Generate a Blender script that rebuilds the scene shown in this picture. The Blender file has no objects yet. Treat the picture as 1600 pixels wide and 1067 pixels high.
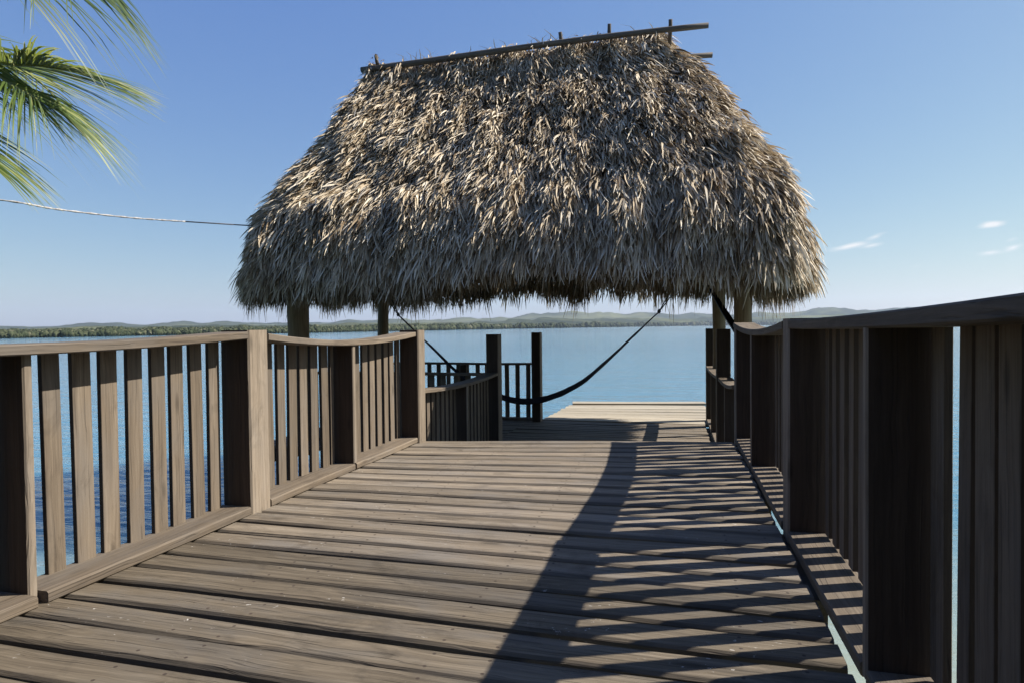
import bpy, math, random
import numpy as np
from mathutils import Vector, Matrix, Euler

random.seed(7)
R = math.radians
sc = bpy.context.scene
col = sc.collection

# ------------------------------------------------------------------ camera
cam_d = bpy.data.cameras.new('camera')
cam_d.sensor_width = 36.0
cam_d.lens = 995.0 / 1600.0 * 36.0
cam_d.clip_start = 0.05
cam_d.clip_end = 30000
cam = bpy.data.objects.new('camera', cam_d)
col.objects.link(cam)
cam.location = (0, 0, 1.0)
_yaw, _pit, _rol = R(15.36), R(-1.265), R(-0.607)
_f = Vector((-math.sin(_yaw) * math.cos(_pit), math.cos(_yaw) * math.cos(_pit), math.sin(_pit)))
_r0 = Vector((math.cos(_yaw), math.sin(_yaw), 0))
_u0 = _r0.cross(_f)
_r = _r0 * math.cos(_rol) + _u0 * math.sin(_rol)
_u = -_r0 * math.sin(_rol) + _u0 * math.cos(_rol)
cam.rotation_euler = Matrix(((_r.x, _u.x, -_f.x), (_r.y, _u.y, -_f.y), (_r.z, _u.z, -_f.z))).to_euler()
sc.camera = cam

# ------------------------------------------------------------------ light
SUN = Vector((1.02, 0.43, 1.0)).normalized()
sun_el = math.asin(SUN.z)
sun_az = math.atan2(SUN.x, SUN.y)          # from +Y towards +X
world = bpy.data.worlds.new('World')
sc.world = world
world.use_nodes = True
wn, wl = world.node_tree.nodes, world.node_tree.links
wn.clear()
w_out = wn.new('ShaderNodeOutputWorld')
w_bg = wn.new('ShaderNodeBackground')
w_sky = wn.new('ShaderNodeTexSky')
w_sky.sky_type = 'NISHITA'
w_sky.sun_disc = False
w_sky.sun_elevation = sun_el
w_sky.sun_rotation = sun_az
w_sky.altitude = 0
w_sky.air_density = 1.0
w_sky.dust_density = 0.6
w_sky.ozone_density = 2.2
w_bg.inputs['Strength'].default_value = 0.06
wl.new(w_bg.outputs[0], w_out.inputs['Surface'])

def wmath(op, a, b=None, c=None, clamp=False):
    n = wn.new('ShaderNodeMath'); n.operation = op; n.use_clamp = clamp
    for i, v in enumerate((a, b, c)):
        if v is None: continue
        if isinstance(v, (int, float)): n.inputs[i].default_value = v
        else: wl.new(v, n.inputs[i])
    return n.outputs[0]
# thin fair-weather wisps low over the lake, placed by direction on the sky
w_tc = wn.new('ShaderNodeTexCoord')
w_sep = wn.new('ShaderNodeSeparateXYZ')
wl.new(w_tc.outputs['Generated'], w_sep.inputs[0])
w_az = wmath('ARCTAN2', w_sep.outputs['X'], w_sep.outputs['Y'])
w_el = wmath('ARCSINE', w_sep.outputs['Z'])
w_cmb = wn.new('ShaderNodeCombineXYZ')
wl.new(wmath('MULTIPLY', w_az, 26.0), w_cmb.inputs[0])
wl.new(wmath('MULTIPLY', w_el, 120.0), w_cmb.inputs[1])
w_no = wn.new('ShaderNodeTexNoise')
w_no.inputs['Scale'].default_value = 1.6
w_no.inputs['Detail'].default_value = 7
w_no.inputs['Roughness'].default_value = 0.62
w_no.inputs['Distortion'].default_value = 0.5
wl.new(w_cmb.outputs[0], w_no.inputs['Vector'])
CLOUDS = [  # azimuth, elevation, half width, half height (degrees), tilt, weight
    (12.6, 6.10, 2.6, 0.42, 9, 1.0), (14.3, 6.70, 1.2, 0.34, 19, .9), (14.1, 6.05, 1.3, 0.30, 7, .9),
    (21.6, 6.95, 1.3, 0.40, 2, 1.2), (21.5, 4.95, 1.3, 0.32, 3, .85), (22.8, 5.2, 1.0, 0.35, 16, .95),
    (22.7, 5.75, .8, 0.28, 11, .6), (17.0, 4.3, .8, .25, 11, .5)]
w_azel = wn.new('ShaderNodeCombineXYZ'); wl.new(w_az, w_azel.inputs[0]); wl.new(w_el, w_azel.inputs[1])
w_acc = None
for a, e, hw, hh, tilt, wt in CLOUDS:
    mp = wn.new('ShaderNodeMapping'); mp.vector_type = 'TEXTURE'
    mp.inputs['Location'].default_value = (R(a), R(e), 0); mp.inputs['Rotation'].default_value = (0, 0, R(tilt)); mp.inputs['Scale'].default_value = (R(hw), R(hh), 1)
    wl.new(w_azel.outputs[0], mp.inputs['Vector'])
    gr = wn.new('ShaderNodeTexGradient'); gr.gradient_type = 'SPHERICAL'; wl.new(mp.outputs[0], gr.inputs[0])
    m = wmath('MULTIPLY', gr.outputs['Fac'], wt * 1.1)
    w_acc = m if w_acc is None else wmath('MAXIMUM', w_acc, m)
w_fac = wmath('MULTIPLY', wmath('SUBTRACT', wmath('ADD', wmath('MULTIPLY', w_acc, 0.75), wmath('MULTIPLY', w_no.outputs[0], 0.9)), 0.62, clamp=True),
              wmath('MULTIPLY', w_acc, 1.7), clamp=True)
w_mix = wn.new('ShaderNodeMix'); w_mix.data_type = 'RGBA'
wl.new(w_fac, w_mix.inputs['Factor'])
# tone of the whole clear dome: deeper blue aloft, less yellow towards the horizon
w_rgb = wn.new('ShaderNodeSeparateColor'); wl.new(w_sky.outputs[0], w_rgb.inputs[0])
w_cc = wn.new('ShaderNodeCombineColor')
for i, (g, a) in enumerate(((.908, .803), (.76, .81), (.30, .779))):
    wl.new(wmath('MULTIPLY', wmath('POWER', wmath('MULTIPLY', w_rgb.outputs[i], .12), g), a / .12), w_cc.inputs[i])
wl.new(w_cc.outputs[0], w_mix.inputs[6])
w_mix.inputs[7].default_value = (7.6, 7.7, 7.8, 1)
wl.new(w_mix.outputs[2], w_bg.inputs['Color'])

world.cycles.sampling_method = 'MANUAL'
world.cycles.sample_map_resolution = 256

sun_d = bpy.data.lights.new('sun', 'SUN')
sun_d.energy = 5.0
sun_d.angle = R(0.53)
sun_d.color = (1.0, 0.945, 0.86)
sun = bpy.data.objects.new('sun', sun_d)
col.objects.link(sun)
sun.rotation_euler = SUN.to_track_quat('Z', 'Y').to_euler()
sun.location = (20, 10, 30)

sc.view_settings.view_transform = 'Standard'
sc.view_settings.look = 'None'
sc.view_settings.exposure = 1.0
sc.view_settings.gamma = 1.0
sc.view_settings.use_curve_mapping = False
sc.render.engine = 'CYCLES'

# ------------------------------------------------------------------ helpers
def tag(o, label=None, cat=None, group=None, kind=None):
    if label: o['label'] = label
    if cat: o['category'] = cat
    if group: o['group'] = group
    if kind: o['kind'] = kind
    return o

def empty(name, loc=(0, 0, 0), **kw):
    o = bpy.data.objects.new(name, None)
    o.empty_display_size = 0.2
    col.objects.link(o); o.location = loc
    return tag(o, **kw)

def mesh_obj(name, verts, faces, mat, parent=None, smooth=False):
    me = bpy.data.meshes.new(name)
    me.from_pydata([tuple(v) for v in verts], [], faces)
    me.validate()
    if mat: me.materials.append(mat)
    if smooth: me.polygons.foreach_set('use_smooth', [True] * len(me.polygons))
    o = bpy.data.objects.new(name, me)
    col.objects.link(o)
    if parent: o.parent = parent
    return o

def np_mesh(name, V, F, mat, parent=None, smooth=False, attr=None):
    """V (n,3), F (m,k) arrays, attr: per-vertex float"""
    me = bpy.data.meshes.new(name)
    k = F.shape[1]
    me.vertices.add(len(V)); me.vertices.foreach_set('co', V.astype(np.float32).ravel())
    me.loops.add(F.size); me.loops.foreach_set('vertex_index', F.astype(np.int32).ravel())
    me.polygons.add(len(F)); me.polygons.foreach_set('loop_start', np.arange(0, F.size, k, dtype=np.int32))
    if smooth: me.polygons.foreach_set('use_smooth', np.ones(len(F), dtype=bool))
    me.update(calc_edges=True)
    if attr is not None:
        a = me.attributes.new('rnd', 'FLOAT', 'POINT'); a.data.foreach_set('value', attr.astype(np.float32))
    if mat: me.materials.append(mat)
    o = bpy.data.objects.new(name, me)
    col.objects.link(o)
    if parent: o.parent = parent
    return o

class NT:
    def __init__(s, name):
        s.m = bpy.data.materials.new(name); s.m.use_nodes = True
        s.n, s.l = s.m.node_tree.nodes, s.m.node_tree.links
        s.bsdf = s.n['Principled BSDF']; s.out = s.n['Material Output']
    def node(s, t, **kw):
        n = s.n.new(t)
        for k, v in kw.items(): setattr(n, k, v)
        return n
    def val(s, sock, v):
        if isinstance(v, bpy.types.NodeSocket): s.l.new(v, sock)
        else: sock.default_value = v
    def math(s, op, a, b=0.0, clamp=False):
        n = s.node('ShaderNodeMath', operation=op, use_clamp=clamp)
        s.val(n.inputs[0], a); s.val(n.inputs[1], b); return n.outputs[0]
    def vmul(s, v, k):
        n = s.node('ShaderNodeVectorMath', operation='MULTIPLY'); s.val(n.inputs[0], v); n.inputs[1].default_value = k; return n.outputs[0]
    def vadd(s, v, w):
        n = s.node('ShaderNodeVectorMath', operation='ADD'); s.val(n.inputs[0], v); s.val(n.inputs[1], w); return n.outputs[0]
    def noise(s, vec, scale=1.0, detail=5, rough=.55, dist=0.0):
        n = s.node('ShaderNodeTexNoise'); s.l.new(vec, n.inputs['Vector'])
        n.inputs['Scale'].default_value = scale; n.inputs['Detail'].default_value = detail
        n.inputs['Roughness'].default_value = rough; n.inputs['Distortion'].default_value = dist
        return n.outputs[0]
    def ramp(s, fac, stops):
        n = s.node('ShaderNodeValToRGB'); s.l.new(fac, n.inputs[0])
        e = n.color_ramp.elements
        while len(e) < len(stops): e.new(0.5)
        for i, (p, c) in enumerate(stops): e[i].position = p; e[i].color = (*c, 1) if len(c) == 3 else c
        return n.outputs[0]
    def mix(s, f, a, b, mode='MIX'):
        n = s.node('ShaderNodeMix', data_type='RGBA', blend_type=mode)
        s.val(n.inputs['Factor'], f)
        for sk, v in ((n.inputs[6], a), (n.inputs[7], b)):
            if isinstance(v, bpy.types.NodeSocket): s.l.new(v, sk)
            else: sk.default_value = (*v, 1)
        return n.outputs[2]
    def bump(s, h, strength, dist, normal=None):
        n = s.node('ShaderNodeBump'); s.l.new(h, n.inputs['Height'])
        n.inputs['Strength'].default_value = strength; n.inputs['Distance'].default_value = dist
        if normal: s.l.new(normal, n.inputs['Normal'])
        return n.outputs[0]

def wood_mat(name, dark, mid, light, specks=0.0, nails=False, var=0.22, grey=0.25, rough=.82, bump=.5, dark_tone=.5):
    t = NT(name)
    tc = t.node('ShaderNodeTexCoord'); oi = t.node('ShaderNodeObjectInfo')
    off = t.node('ShaderNodeVectorMath', operation='SCALE'); off.inputs[0].default_value = (37.0, 19.0, 23.0)
    t.l.new(oi.outputs['Random'], off.inputs['Scale'])
    v = t.vadd(tc.outputs['Object'], off.outputs[0])
    wob = t.noise(t.vmul(v, (2.2, 5, 5)), 1.0, 2)
    wv = t.node('ShaderNodeCombineXYZ'); t.l.new(t.math('MULTIPLY', wob, .05), wv.inputs[1]); t.l.new(t.math('MULTIPLY', wob, .03), wv.inputs[2])
    v2 = t.vadd(v, wv.outputs[0])
    g1 = t.noise(t.vmul(v2, (1.6, 60, 60)), 1.0, 6, .65)
    g2 = t.noise(t.vmul(v2, (.7, 14, 14)), 1.0, 4, .6)
    g3 = t.noise(t.vmul(v2, (4.0, 170, 170)), 1.0, 3, .6)
    bl = t.noise(t.vmul(v, (2.0, 4.5, 4.5)), 1.0, 5, .62, .4)
    f = t.math('ADD', t.math('ADD', t.math('MULTIPLY', g1, .5), t.math('MULTIPLY', g2, .35)), t.math('MULTIPLY', g3, .15))
    c = t.ramp(f, [(.31, dark), (.5, mid), (.69, light)])
    # uneven weathering: grey bleached areas and brown stained areas
    gl = tuple(.34 * mid[i] + .66 * (sum(mid) / 3 * 1.12) for i in range(3))
    c = t.mix(t.math('MULTIPLY', t.ramp(bl, [(.45, (0, 0, 0)), (.68, (1, 1, 1))]), grey), c, gl)
    st = t.ramp(t.noise(t.vmul(v, (3.3, 6.0, 6.0)), 1.0, 6, .68, .8), [(.53, (0, 0, 0)), (.72, (1, 1, 1))])
    c = t.mix(t.math('MULTIPLY', st, dark_tone), c, tuple(x * .42 for x in mid))
    # fine dark checks along the grain
    ck = t.ramp(t.noise(t.vmul(v2, (1.1, 95, 95)), 1.0, 2, .5), [(.33, (1, 1, 1)), (.39, (0, 0, 0))])
    c = t.mix(t.math('MULTIPLY', ck, .32), c, tuple(x * .3 for x in dark))
    # knots
    vo = t.node('ShaderNodeTexVoronoi', feature='F1'); t.l.new(t.vmul(v, (1.7, 6.5, 6.5)), vo.inputs['Vector']); vo.inputs['Scale'].default_value = 1.0
    kn = t.ramp(vo.outputs['Distance'], [(.05, (1, 1, 1)), (.12, (0, 0, 0))])
    c = t.mix(t.math('MULTIPLY', kn, .6), c, tuple(x * .45 for x in dark))
    if specks:
        sp = t.noise(t.vmul(v, (38, 52, 52)), 1.0, 3, .6)
        big = t.noise(t.vmul(v, (3.1, 4.2, 4.2)), 1.0, 3, .6)
        s1 = t.math('MULTIPLY', t.ramp(sp, [(.66, (0, 0, 0)), (.72, (1, 1, 1))]), t.ramp(big, [(.52, (0, 0, 0)), (.66, (1, 1, 1))]))
        c = t.mix(t.math('MULTIPLY', s1, specks), c, (.52, .49, .44))
    if nails:
        sx = t.node('ShaderNodeSeparateXYZ'); t.l.new(tc.outputs['Object'], sx.inputs[0])
        # grime settled along the plank edges, and two nail heads over every joist
        ed = t.math('ADD', t.math('ABSOLUTE', sx.outputs[1]), t.math('MULTIPLY', t.math('SUBTRACT', bl, .5), .06))
        c = t.mix(t.math('MULTIPLY', t.ramp(t.math('MULTIPLY', ed, 10.0), [(.46, (0, 0, 0)), (.74, (1, 1, 1))]), .6), c, tuple(x * .36 for x in mid))
        fx = t.math('SUBTRACT', t.math('PINGPONG', t.math('ADD', sx.outputs[0], t.math('MULTIPLY', oi.outputs['Random'], .03)), .455), .09)
        fy = t.math('SUBTRACT', t.math('ABSOLUTE', sx.outputs[1]), .038)
        dn = t.math('ADD', t.math('MULTIPLY', fx, fx), t.math('MULTIPLY', fy, fy))
        c = t.mix(t.ramp(t.math('MULTIPLY', dn, 8000.0), [(.16, (.9, .9, .9)), (.42, (0, 0, 0))]), c, (.035, .024, .018))
    hs = t.node('ShaderNodeHueSaturation')
    t.l.new(c, hs.inputs['Color'])
    t.l.new(t.math('ADD', t.math('MULTIPLY', oi.outputs['Random'], 2 * var), 1 - var), hs.inputs['Value'])
    t.l.new(hs.outputs[0], t.bsdf.inputs['Base Color'])
    t.bsdf.inputs['Roughness'].default_value = rough
    t.bsdf.inputs['Specular IOR Level'].default_value = .3
    h = t.math('SUBTRACT', t.math('ADD', t.math('MULTIPLY', g1, .7), t.math('MULTIPLY', g3, .3)), t.math('MULTIPLY', ck, .5))
    t.l.new(t.bump(h, bump, .006), t.bsdf.inputs['Normal'])
    return t.m

M = {}
M['deck'] = wood_mat('weathered_deck_wood', (.070, .054, .037), (.176, .140, .100), (.285, .236, .176), specks=.9, nails=True, var=.2, grey=.5, dark_tone=.75, bump=.8)
M['deck_brown'] = wood_mat('brown_worn_deck_wood', (.041, .031, .020), (.102, .080, .054), (.177, .144, .102), specks=.9, nails=True, var=.2, grey=.5, dark_tone=.75, bump=.9)
M['rail'] = wood_mat('weathered_rail_wood', (.058, .043, .029), (.128, .098, .068), (.195, .156, .112), var=.18, grey=.4, dark_tone=.55)
M['post'] = wood_mat('dark_stained_post_wood', (.086, .066, .046), (.186, .147, .106), (.272, .223, .169), var=.1, grey=.3, dark_tone=.5)
M['dark_tone'] = wood_mat('dark_brown_wood', (.026, .017, .011), (.045, .030, .020), (.075, .052, .035), var=.12, grey=.1, dark_tone=.2)  # darker brown for the y-facing sides of posts and balusters
M['dock'] = wood_mat('sun_bleached_dock_wood', (.22, .18, .13), (.33, .285, .215), (.43, .385, .30), var=.1, grey=.2, dark_tone=.5)
M['log'] = wood_mat('peeled_log', (.11, .075, .038), (.22, .155, .082), (.30, .225, .13), var=.15, grey=.2)
M['pole'] = wood_mat('grey_roof_pole', (.05, .042, .036), (.10, .086, .073), (.16, .14, .12), var=.1, grey=.2)
M['frame'] = wood_mat('wet_substructure_timber', (.03, .025, .02), (.06, .05, .04), (.09, .075, .06))

def board_mesh(name, L, W, T, seg=3, bev=.006, warp=.0, rough=0.0, curve=None, seed=0, dark=()):
    """a board along local X (0..L), width along Y (centred), thickness along Z (0 top .. -T)"""
    rg = random.Random(seed)
    b = min(bev, W * .3, T * .3)
    sec = [(-W / 2, -T + b), (-W / 2, -b), (-W / 2 + b, 0), (W / 2 - b, 0), (W / 2, -b), (W / 2, -T + b), (W / 2 - b, -T), (-W / 2 + b, -T)]
    if seg <= 0: seg = 1
    vs, fs = [], []
    ph = rg.uniform(0, 6)
    n = len(sec)
    for i in range(seg + 1):
        x = L * i / seg
        dz = warp * math.sin(ph + 2.3 * i / seg * math.pi) + (curve(x) if curve else 0)
        dy = warp * .7 * math.sin(ph * 2 + 1.7 * i / seg * math.pi)
        tw = rough * math.sin(ph * 3 + 2 * i / seg)
        for (y, z) in sec:
            vs.append((x, y + dy + rg.uniform(-rough, rough) * .3, z + dz + tw * y * 2))
    for i in range(seg):
        for j in range(n):
            a = i * n + j; bb = i * n + (j + 1) % n
            fs.append((a, bb, bb + n, a + n))
    fs.append(tuple(range(n))[::-1] if False else tuple(range(n)))
    fs.append(tuple(reversed(range(seg * n, seg * n + n))))
    me = bpy.data.meshes.new(name)
    me.from_pydata(vs, [], [tuple(reversed(f)) for f in fs])
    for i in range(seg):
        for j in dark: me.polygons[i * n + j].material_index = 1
    return me

_bc = 0
def board(name, p0, p1, W, T, mat, parent=None, up=(0, 0, 1), seg=2, warp=0.0, rough=0.0, curve=None, bev=.006, mesh=None, dark=(), mat2=None):
    """board whose top centre line runs p0 -> p1"""
    global _bc
    _bc += 1
    p0, p1 = Vector(p0), Vector(p1)
    d = p1 - p0; L = d.length
    x = d.normalized(); z = Vector(up); y = z.cross(x).normalized(); z = x.cross(y)
    me = mesh or board_mesh(name, L, W, T, seg, bev, warp, rough, curve, _bc, dark)
    if not me.materials:
        me.materials.append(mat)
        if mat2: me.materials.append(mat2)
    o = bpy.data.objects.new(name, me)
    col.objects.link(o)
    mw = Matrix(((x.x, y.x, z.x, p0.x), (x.y, y.y, z.y, p0.y), (x.z, y.z, z.z, p0.z), (0, 0, 0, 1)))
    if parent:
        o.parent = parent
        o.matrix_local = Matrix.Translation(-Vector(parent.location)) @ mw
    else: o.matrix_local = mw
    return o

def tube_mesh(name, pts, radii, n=8, jitter=0.0, seed=0, cap=True):
    rg = random.Random(seed)
    pts = [Vector(p) for p in pts]
    vs, fs = [], []
    up = Vector((0, 0, 1))
    for i, p in enumerate(pts):
        t = (pts[min(i + 1, len(pts) - 1)] - pts[max(i - 1, 0)]).normalized()
        a = t.cross(up)
        if a.length < .05: a = t.cross(Vector((1, 0, 0)))
        a.normalize(); b = t.cross(a)
        for k in range(n):
            an = 2 * math.pi * k / n
            r = radii[i] * (1 + rg.uniform(-jitter, jitter))
            vs.append(p + a * math.cos(an) * r + b * math.sin(an) * r)
    for i in range(len(pts) - 1):
        for k in range(n):
            q = i * n + k; w = i * n + (k + 1) % n
            fs.append((q, w, w + n, q + n))
    if cap:
        fs.append(tuple(range(n))[::-1]); fs.append(tuple(range((len(pts) - 1) * n, len(pts) * n)))
    return vs, fs

def tube(name, pts, radii, mat, parent=None, n=8, jitter=0.0, seed=0, smooth=True):
    if not isinstance(radii, (list, tuple)): radii = [radii] * len(pts)
    base = Vector(parent.location) if parent else Vector((0, 0, 0))
    vs, fs = tube_mesh(name, [Vector(p) - base for p in pts], radii, n, jitter, seed)
    return mesh_obj(name, vs, fs, mat, parent, smooth)

def log_obj(name, p0, p1, r0, r1, mat, parent=None, n=12, seg=8, bend=.02, seed=0):
    """a round log along its own local X so that the grain follows it"""
    rg = random.Random(seed)
    p0, p1 = Vector(p0), Vector(p1)
    d = p1 - p0; L = d.length
    x = d.normalized(); h = Vector((0, 0, 1)) if abs(x.z) < .9 else Vector((0, 1, 0))
    y = h.cross(x).normalized(); z = x.cross(y)
    ph = rg.uniform(0, 6)
    pts = [(L * i / seg, bend * math.sin(ph + 3 * i / seg), bend * math.cos(ph * 1.7 + 2.4 * i / seg)) for i in range(seg + 1)]
    vs, fs = tube_mesh(name, pts, [(r0 + (r1 - r0) * i / seg) * rg.uniform(.95, 1.05) for i in range(seg + 1)], n, .05, seed)
    o = mesh_obj(name, vs, fs, mat, None, True)
    mw = Matrix(((x.x, y.x, z.x, p0.x), (x.y, y.y, z.y, p0.y), (x.z, y.z, z.z, p0.z), (0, 0, 0, 1)))
    if parent:
        o.parent = parent; o.matrix_local = Matrix.Translation(-Vector(parent.location)) @ mw
    else: o.matrix_local = mw
    return o

# ------------------------------------------------------------------ numpy value noise
_ng = np.random.default_rng(3)
_lat = _ng.random((64, 64, 64)).astype(np.float32)
def vnoise(x, y, z=None):
    z = np.zeros_like(x) if z is None else z
    xi, yi, zi = np.floor(x).astype(int), np.floor(y).astype(int), np.floor(z).astype(int)
    xf, yf, zf = x - xi, y - yi, z - zi
    s = lambda t: t * t * (3 - 2 * t)
    xf, yf, zf = s(xf), s(yf), s(zf)
    g = lambda a, b, c: _lat[(xi + a) & 63, (yi + b) & 63, (zi + c) & 63]
    l = lambda a, b, t: a + (b - a) * t
    return l(l(l(g(0,0,0), g(1,0,0), xf), l(g(0,1,0), g(1,1,0), xf), yf), l(l(g(0,0,1), g(1,0,1), xf), l(g(0,1,1), g(1,1,1), xf), yf), zf)
def fbm(x, y, z=None, o=4):
    r = 0; a = .5; k = 1.0
    for i in range(o):
        r = r + a * vnoise(x * k + i * 7.3, y * k + i * 3.1, None if z is None else z * k); a *= .5; k *= 2.03
    return r

# ------------------------------------------------------------------ water
WZ = -1.30
t = NT('lake_water')
tc = t.node('ShaderNodeTexCoord')
ob = tc.outputs['Object']
w1 = t.noise(t.vmul(ob, (.42, 1.2, 1)), 1.0, 4, .55, .5)
w2 = t.noise(t.vmul(ob, (2.2, 5.2, 1)), 1.0, 3, .55, .4)
w3 = t.noise(t.vmul(ob, (.10, .30, 1)), 1.0, 3, .6, .6)
patch = t.noise(t.vmul(ob, (.006, .02, 1)), 1.0, 3, .5)
h = t.math('ADD', t.math('ADD', t.math('MULTIPLY', w1, .62), t.math('MULTIPLY', w2, .2)), t.math('MULTIPLY', w3, .5))
t.l.new(t.bump(h, .9, .19), t.bsdf.inputs['Normal'])
deep = t.mix(t.ramp(patch, [(.35, (0, 0, 0)), (.65, (1, 1, 1))]), (.055, .15, .215), (.075, .18, .245))
geo = t.node('ShaderNodeVectorMath', operation='LENGTH'); t.l.new(t.vmul(t.vadd(ob, (.5, -1.0, 0)), (1, 1, 0)), geo.inputs[0])
shal = t.node('ShaderNodeMapRange'); t.l.new(geo.outputs['Value'], shal.inputs[0])
shal.inputs[1].default_value = 3.0; shal.inputs[2].default_value = 8.5; shal.inputs[3].default_value = .9; shal.inputs[4].default_value = 0.0
t.l.new(t.mix(shal.outputs[0], deep, (.27, .285, .21)), t.bsdf.inputs['Base Color'])
t.bsdf.inputs['Roughness'].default_value = .06
t.bsdf.inputs['IOR'].default_value = 1.33
# light scatters sideways in the water body, so shadows on it are soft
t.bsdf.subsurface_method = 'BURLEY'
t.bsdf.inputs['Subsurface Weight'].default_value = .9
t.bsdf.inputs['Subsurface Radius'].default_value = (1.0, 1.3, 1.5)
t.bsdf.inputs['Subsurface Scale'].default_value = 2.0
M['water'] = t.m
S = 6500
mesh_w = mesh_obj('water', [(-S, -S, WZ), (S, -S, WZ), (S, S, WZ), (-S, S, WZ)], [(0, 1, 2, 3)], M['water'])
tag(mesh_w, kind='structure')

# ------------------------------------------------------------------ far shore
t = NT('wooded_hills')
tc = t.node('ShaderNodeTexCoord'); ob = tc.outputs['Object']
n1 = t.noise(t.vmul(ob, (.012, .012, .03)), 1.0, 6, .65)
n2 = t.noise(t.vmul(ob, (.0016, .0016, .004)), 1.0, 4, .6)
c = t.ramp(n1, [(.38, (.012, .018, .011)), (.52, (.030, .040, .021)), (.66, (.065, .075, .038))])
c = t.mix(t.ramp(n2, [(.5, (0, 0, 0)), (.68, (1, 1, 1))]), c, (.12, .125, .055))
t.l.new(c, t.bsdf.inputs['Base Color']); t.bsdf.inputs['Roughness'].default_value = 1
t.bsdf.inputs['Specular IOR Level'].default_value = 0
M['hill'] = t.m
t = NT('far_tree_foliage')
at = t.node('ShaderNodeAttribute', attribute_name='rnd')
tc = t.node('ShaderNodeTexCoord')
nn = t.noise(t.vmul(tc.outputs['Object'], (.5, .5, .7)), 1.0, 4, .7)
c = t.ramp(at.outputs['Fac'], [(0, (.030, .040, .024)), (.5, (.055, .066, .038)), (.85, (.095, .102, .058)), (1, (.15, .14, .095))])
c = t.mix(.55, c, t.ramp(nn, [(.35, (.25, .25, .25)), (.65, (1, 1, 1))]), 'MULTIPLY')
t.l.new(c, t.bsdf.inputs['Base Color']); t.bsdf.inputs['Roughness'].default_value = 1; t.bsdf.inputs['Specular IOR Level'].default_value = 0
M['fartree'] = t.m

PH = np.radians(np.array([-95, -60, -38.8, -17.8, -8, 4, 17.3, 38.8, 60, 95.]))
DD = np.array([260, 300, 340, 450, 660, 1150, 2700, 3300, 3300, 3300.])
shoreD = lambda ph: np.exp(np.interp(ph, PH, np.log(DD)))
RP = np.radians(np.array([-95, -60, -38.8, -36, -33, -31, -28, -24, -19, -13, -6, 0, 4, 8, 12, 15, 17, 20, 24, 26, 29, 31, 38.8, 60, 95.]))
RH = np.array([9, 9, 8, 8, 13, 10, 13, 13, 11, 15, 16, 19, 22, 23.5, 21, 19, 18.5, 18, 20, 22.5, 21, 22, 20, 18, 15.])
ridge_px = lambda ph: np.interp(ph, RP, RH)
NA, NR = 900, 26
ph = np.linspace(R(-95), R(95), NA)
D = shoreD(ph) * (1 + .05 * (fbm(ph * 30, ph * 0 + 2.2) - .5))
RR = 4600.0
rows = []
fr = np.linspace(0, 1, NR) ** 1.6
for i, q in enumerate(fr):
    r = D + (RR + 900 - D) * q
    base = ridge_px(ph)
    wob = (fbm(ph * 40, ph * 0 + r / 900.0, o=6) - .47)
    prof_r = np.clip((r - D) / (RR - D), 0, 1)
    # low foreland, a middle range and the skyline ridge
    low = -.6 + 2.0 * np.minimum((r - D) / 120.0, 1)
    mid = .55 * base * r / 995.0 * np.exp(-((prof_r - .45) / .2) ** 2) * (1 + 1.0 * wob)
    top = base * RR / 995.0 * np.exp(-((prof_r - 1.0) / .22) ** 2) * (.9 + .55 * wob)
    z = np.where(q == 0, WZ - .4, low * .4 + np.maximum(mid, top))
    if r.mean() > RR + 300: z = z * .7
    a = ph - _yaw
    rows.append(np.stack([np.sin(a) * r, np.cos(a) * r, z], 1))
V = np.concatenate(rows)
idx = np.arange(NA * NR).reshape(NR, NA)
F = np.stack([idx[:-1, :-1], idx[:-1, 1:], idx[1:, 1:], idx[1:, :-1]], -1).reshape(-1, 4)
hills = np_mesh('hills', V, F, M['hill'], smooth=True)
tag(hills, kind='structure')

# woods along the far shore and on the foreland: one mass nobody could count
import bmesh
bm = bmesh.new(); bmesh.ops.create_icosphere(bm, subdivisions=2, radius=1.0)
ICO_V = np.array([v.co[:] for v in bm.verts]); ICO_F = np.array([[v.index for v in f.verts] for f in bm.faces]); bm.free()
rg = np.random.default_rng(11)
NT_ = 14000
tph = np.concatenate([rg.uniform(R(-60), R(60), NT_ - 7000), rg.uniform(R(-44), R(0), 7000)])
depth = rg.random(NT_) ** 2.2
d0 = shoreD(tph) * (1 + .05 * (fbm(tph * 30, tph * 0 + 2.2) - .5))
tr = d0 + 2 + depth * np.minimum(d0 * .75, 900)
th = np.interp(tr, [180, 400, 1100, 3000], [1.5, 2.0, 6, 13]) * rg.uniform(.4, 1.3, NT_) * (.7 + .6 * fbm(tph * 60, tph * 0))
a = tph - _yaw
cx, cy = np.sin(a) * tr, np.cos(a) * tr
gz = -1.0 + 1.0 * np.minimum((tr - d0) / 120, 1)
dis = 1 + .9 * (rg.random((8, len(ICO_V))) - .5)
Vs = np.empty((NT_, len(ICO_V), 3))
for k in range(8):
    s = slice(k, NT_, 8)
    b = ICO_V * dis[k][:, None]
    w = th[s] * .5
    Vs[s, :, 0] = cx[s][:, None] + b[None, :, 0] * w[:, None]
    Vs[s, :, 1] = cy[s][:, None] + b[None, :, 1] * w[:, None]
    Vs[s, :, 2] = (gz + .42 * th)[s][:, None] + b[None, :, 2] * (th[s] * .6)[:, None]
Fs = (ICO_F[None] + (np.arange(NT_) * len(ICO_V))[:, None, None]).reshape(-1, 3)
rn = np.repeat(np.clip(rg.normal(.45, .25, NT_), 0, 1), len(ICO_V))
fw = np_mesh('shoreline_woods', Vs.reshape(-1, 3), Fs, M['fartree'], smooth=True, attr=rn)
tag(fw, 'low green woods along the far shore of the lake', 'woods', kind='stuff')

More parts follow.
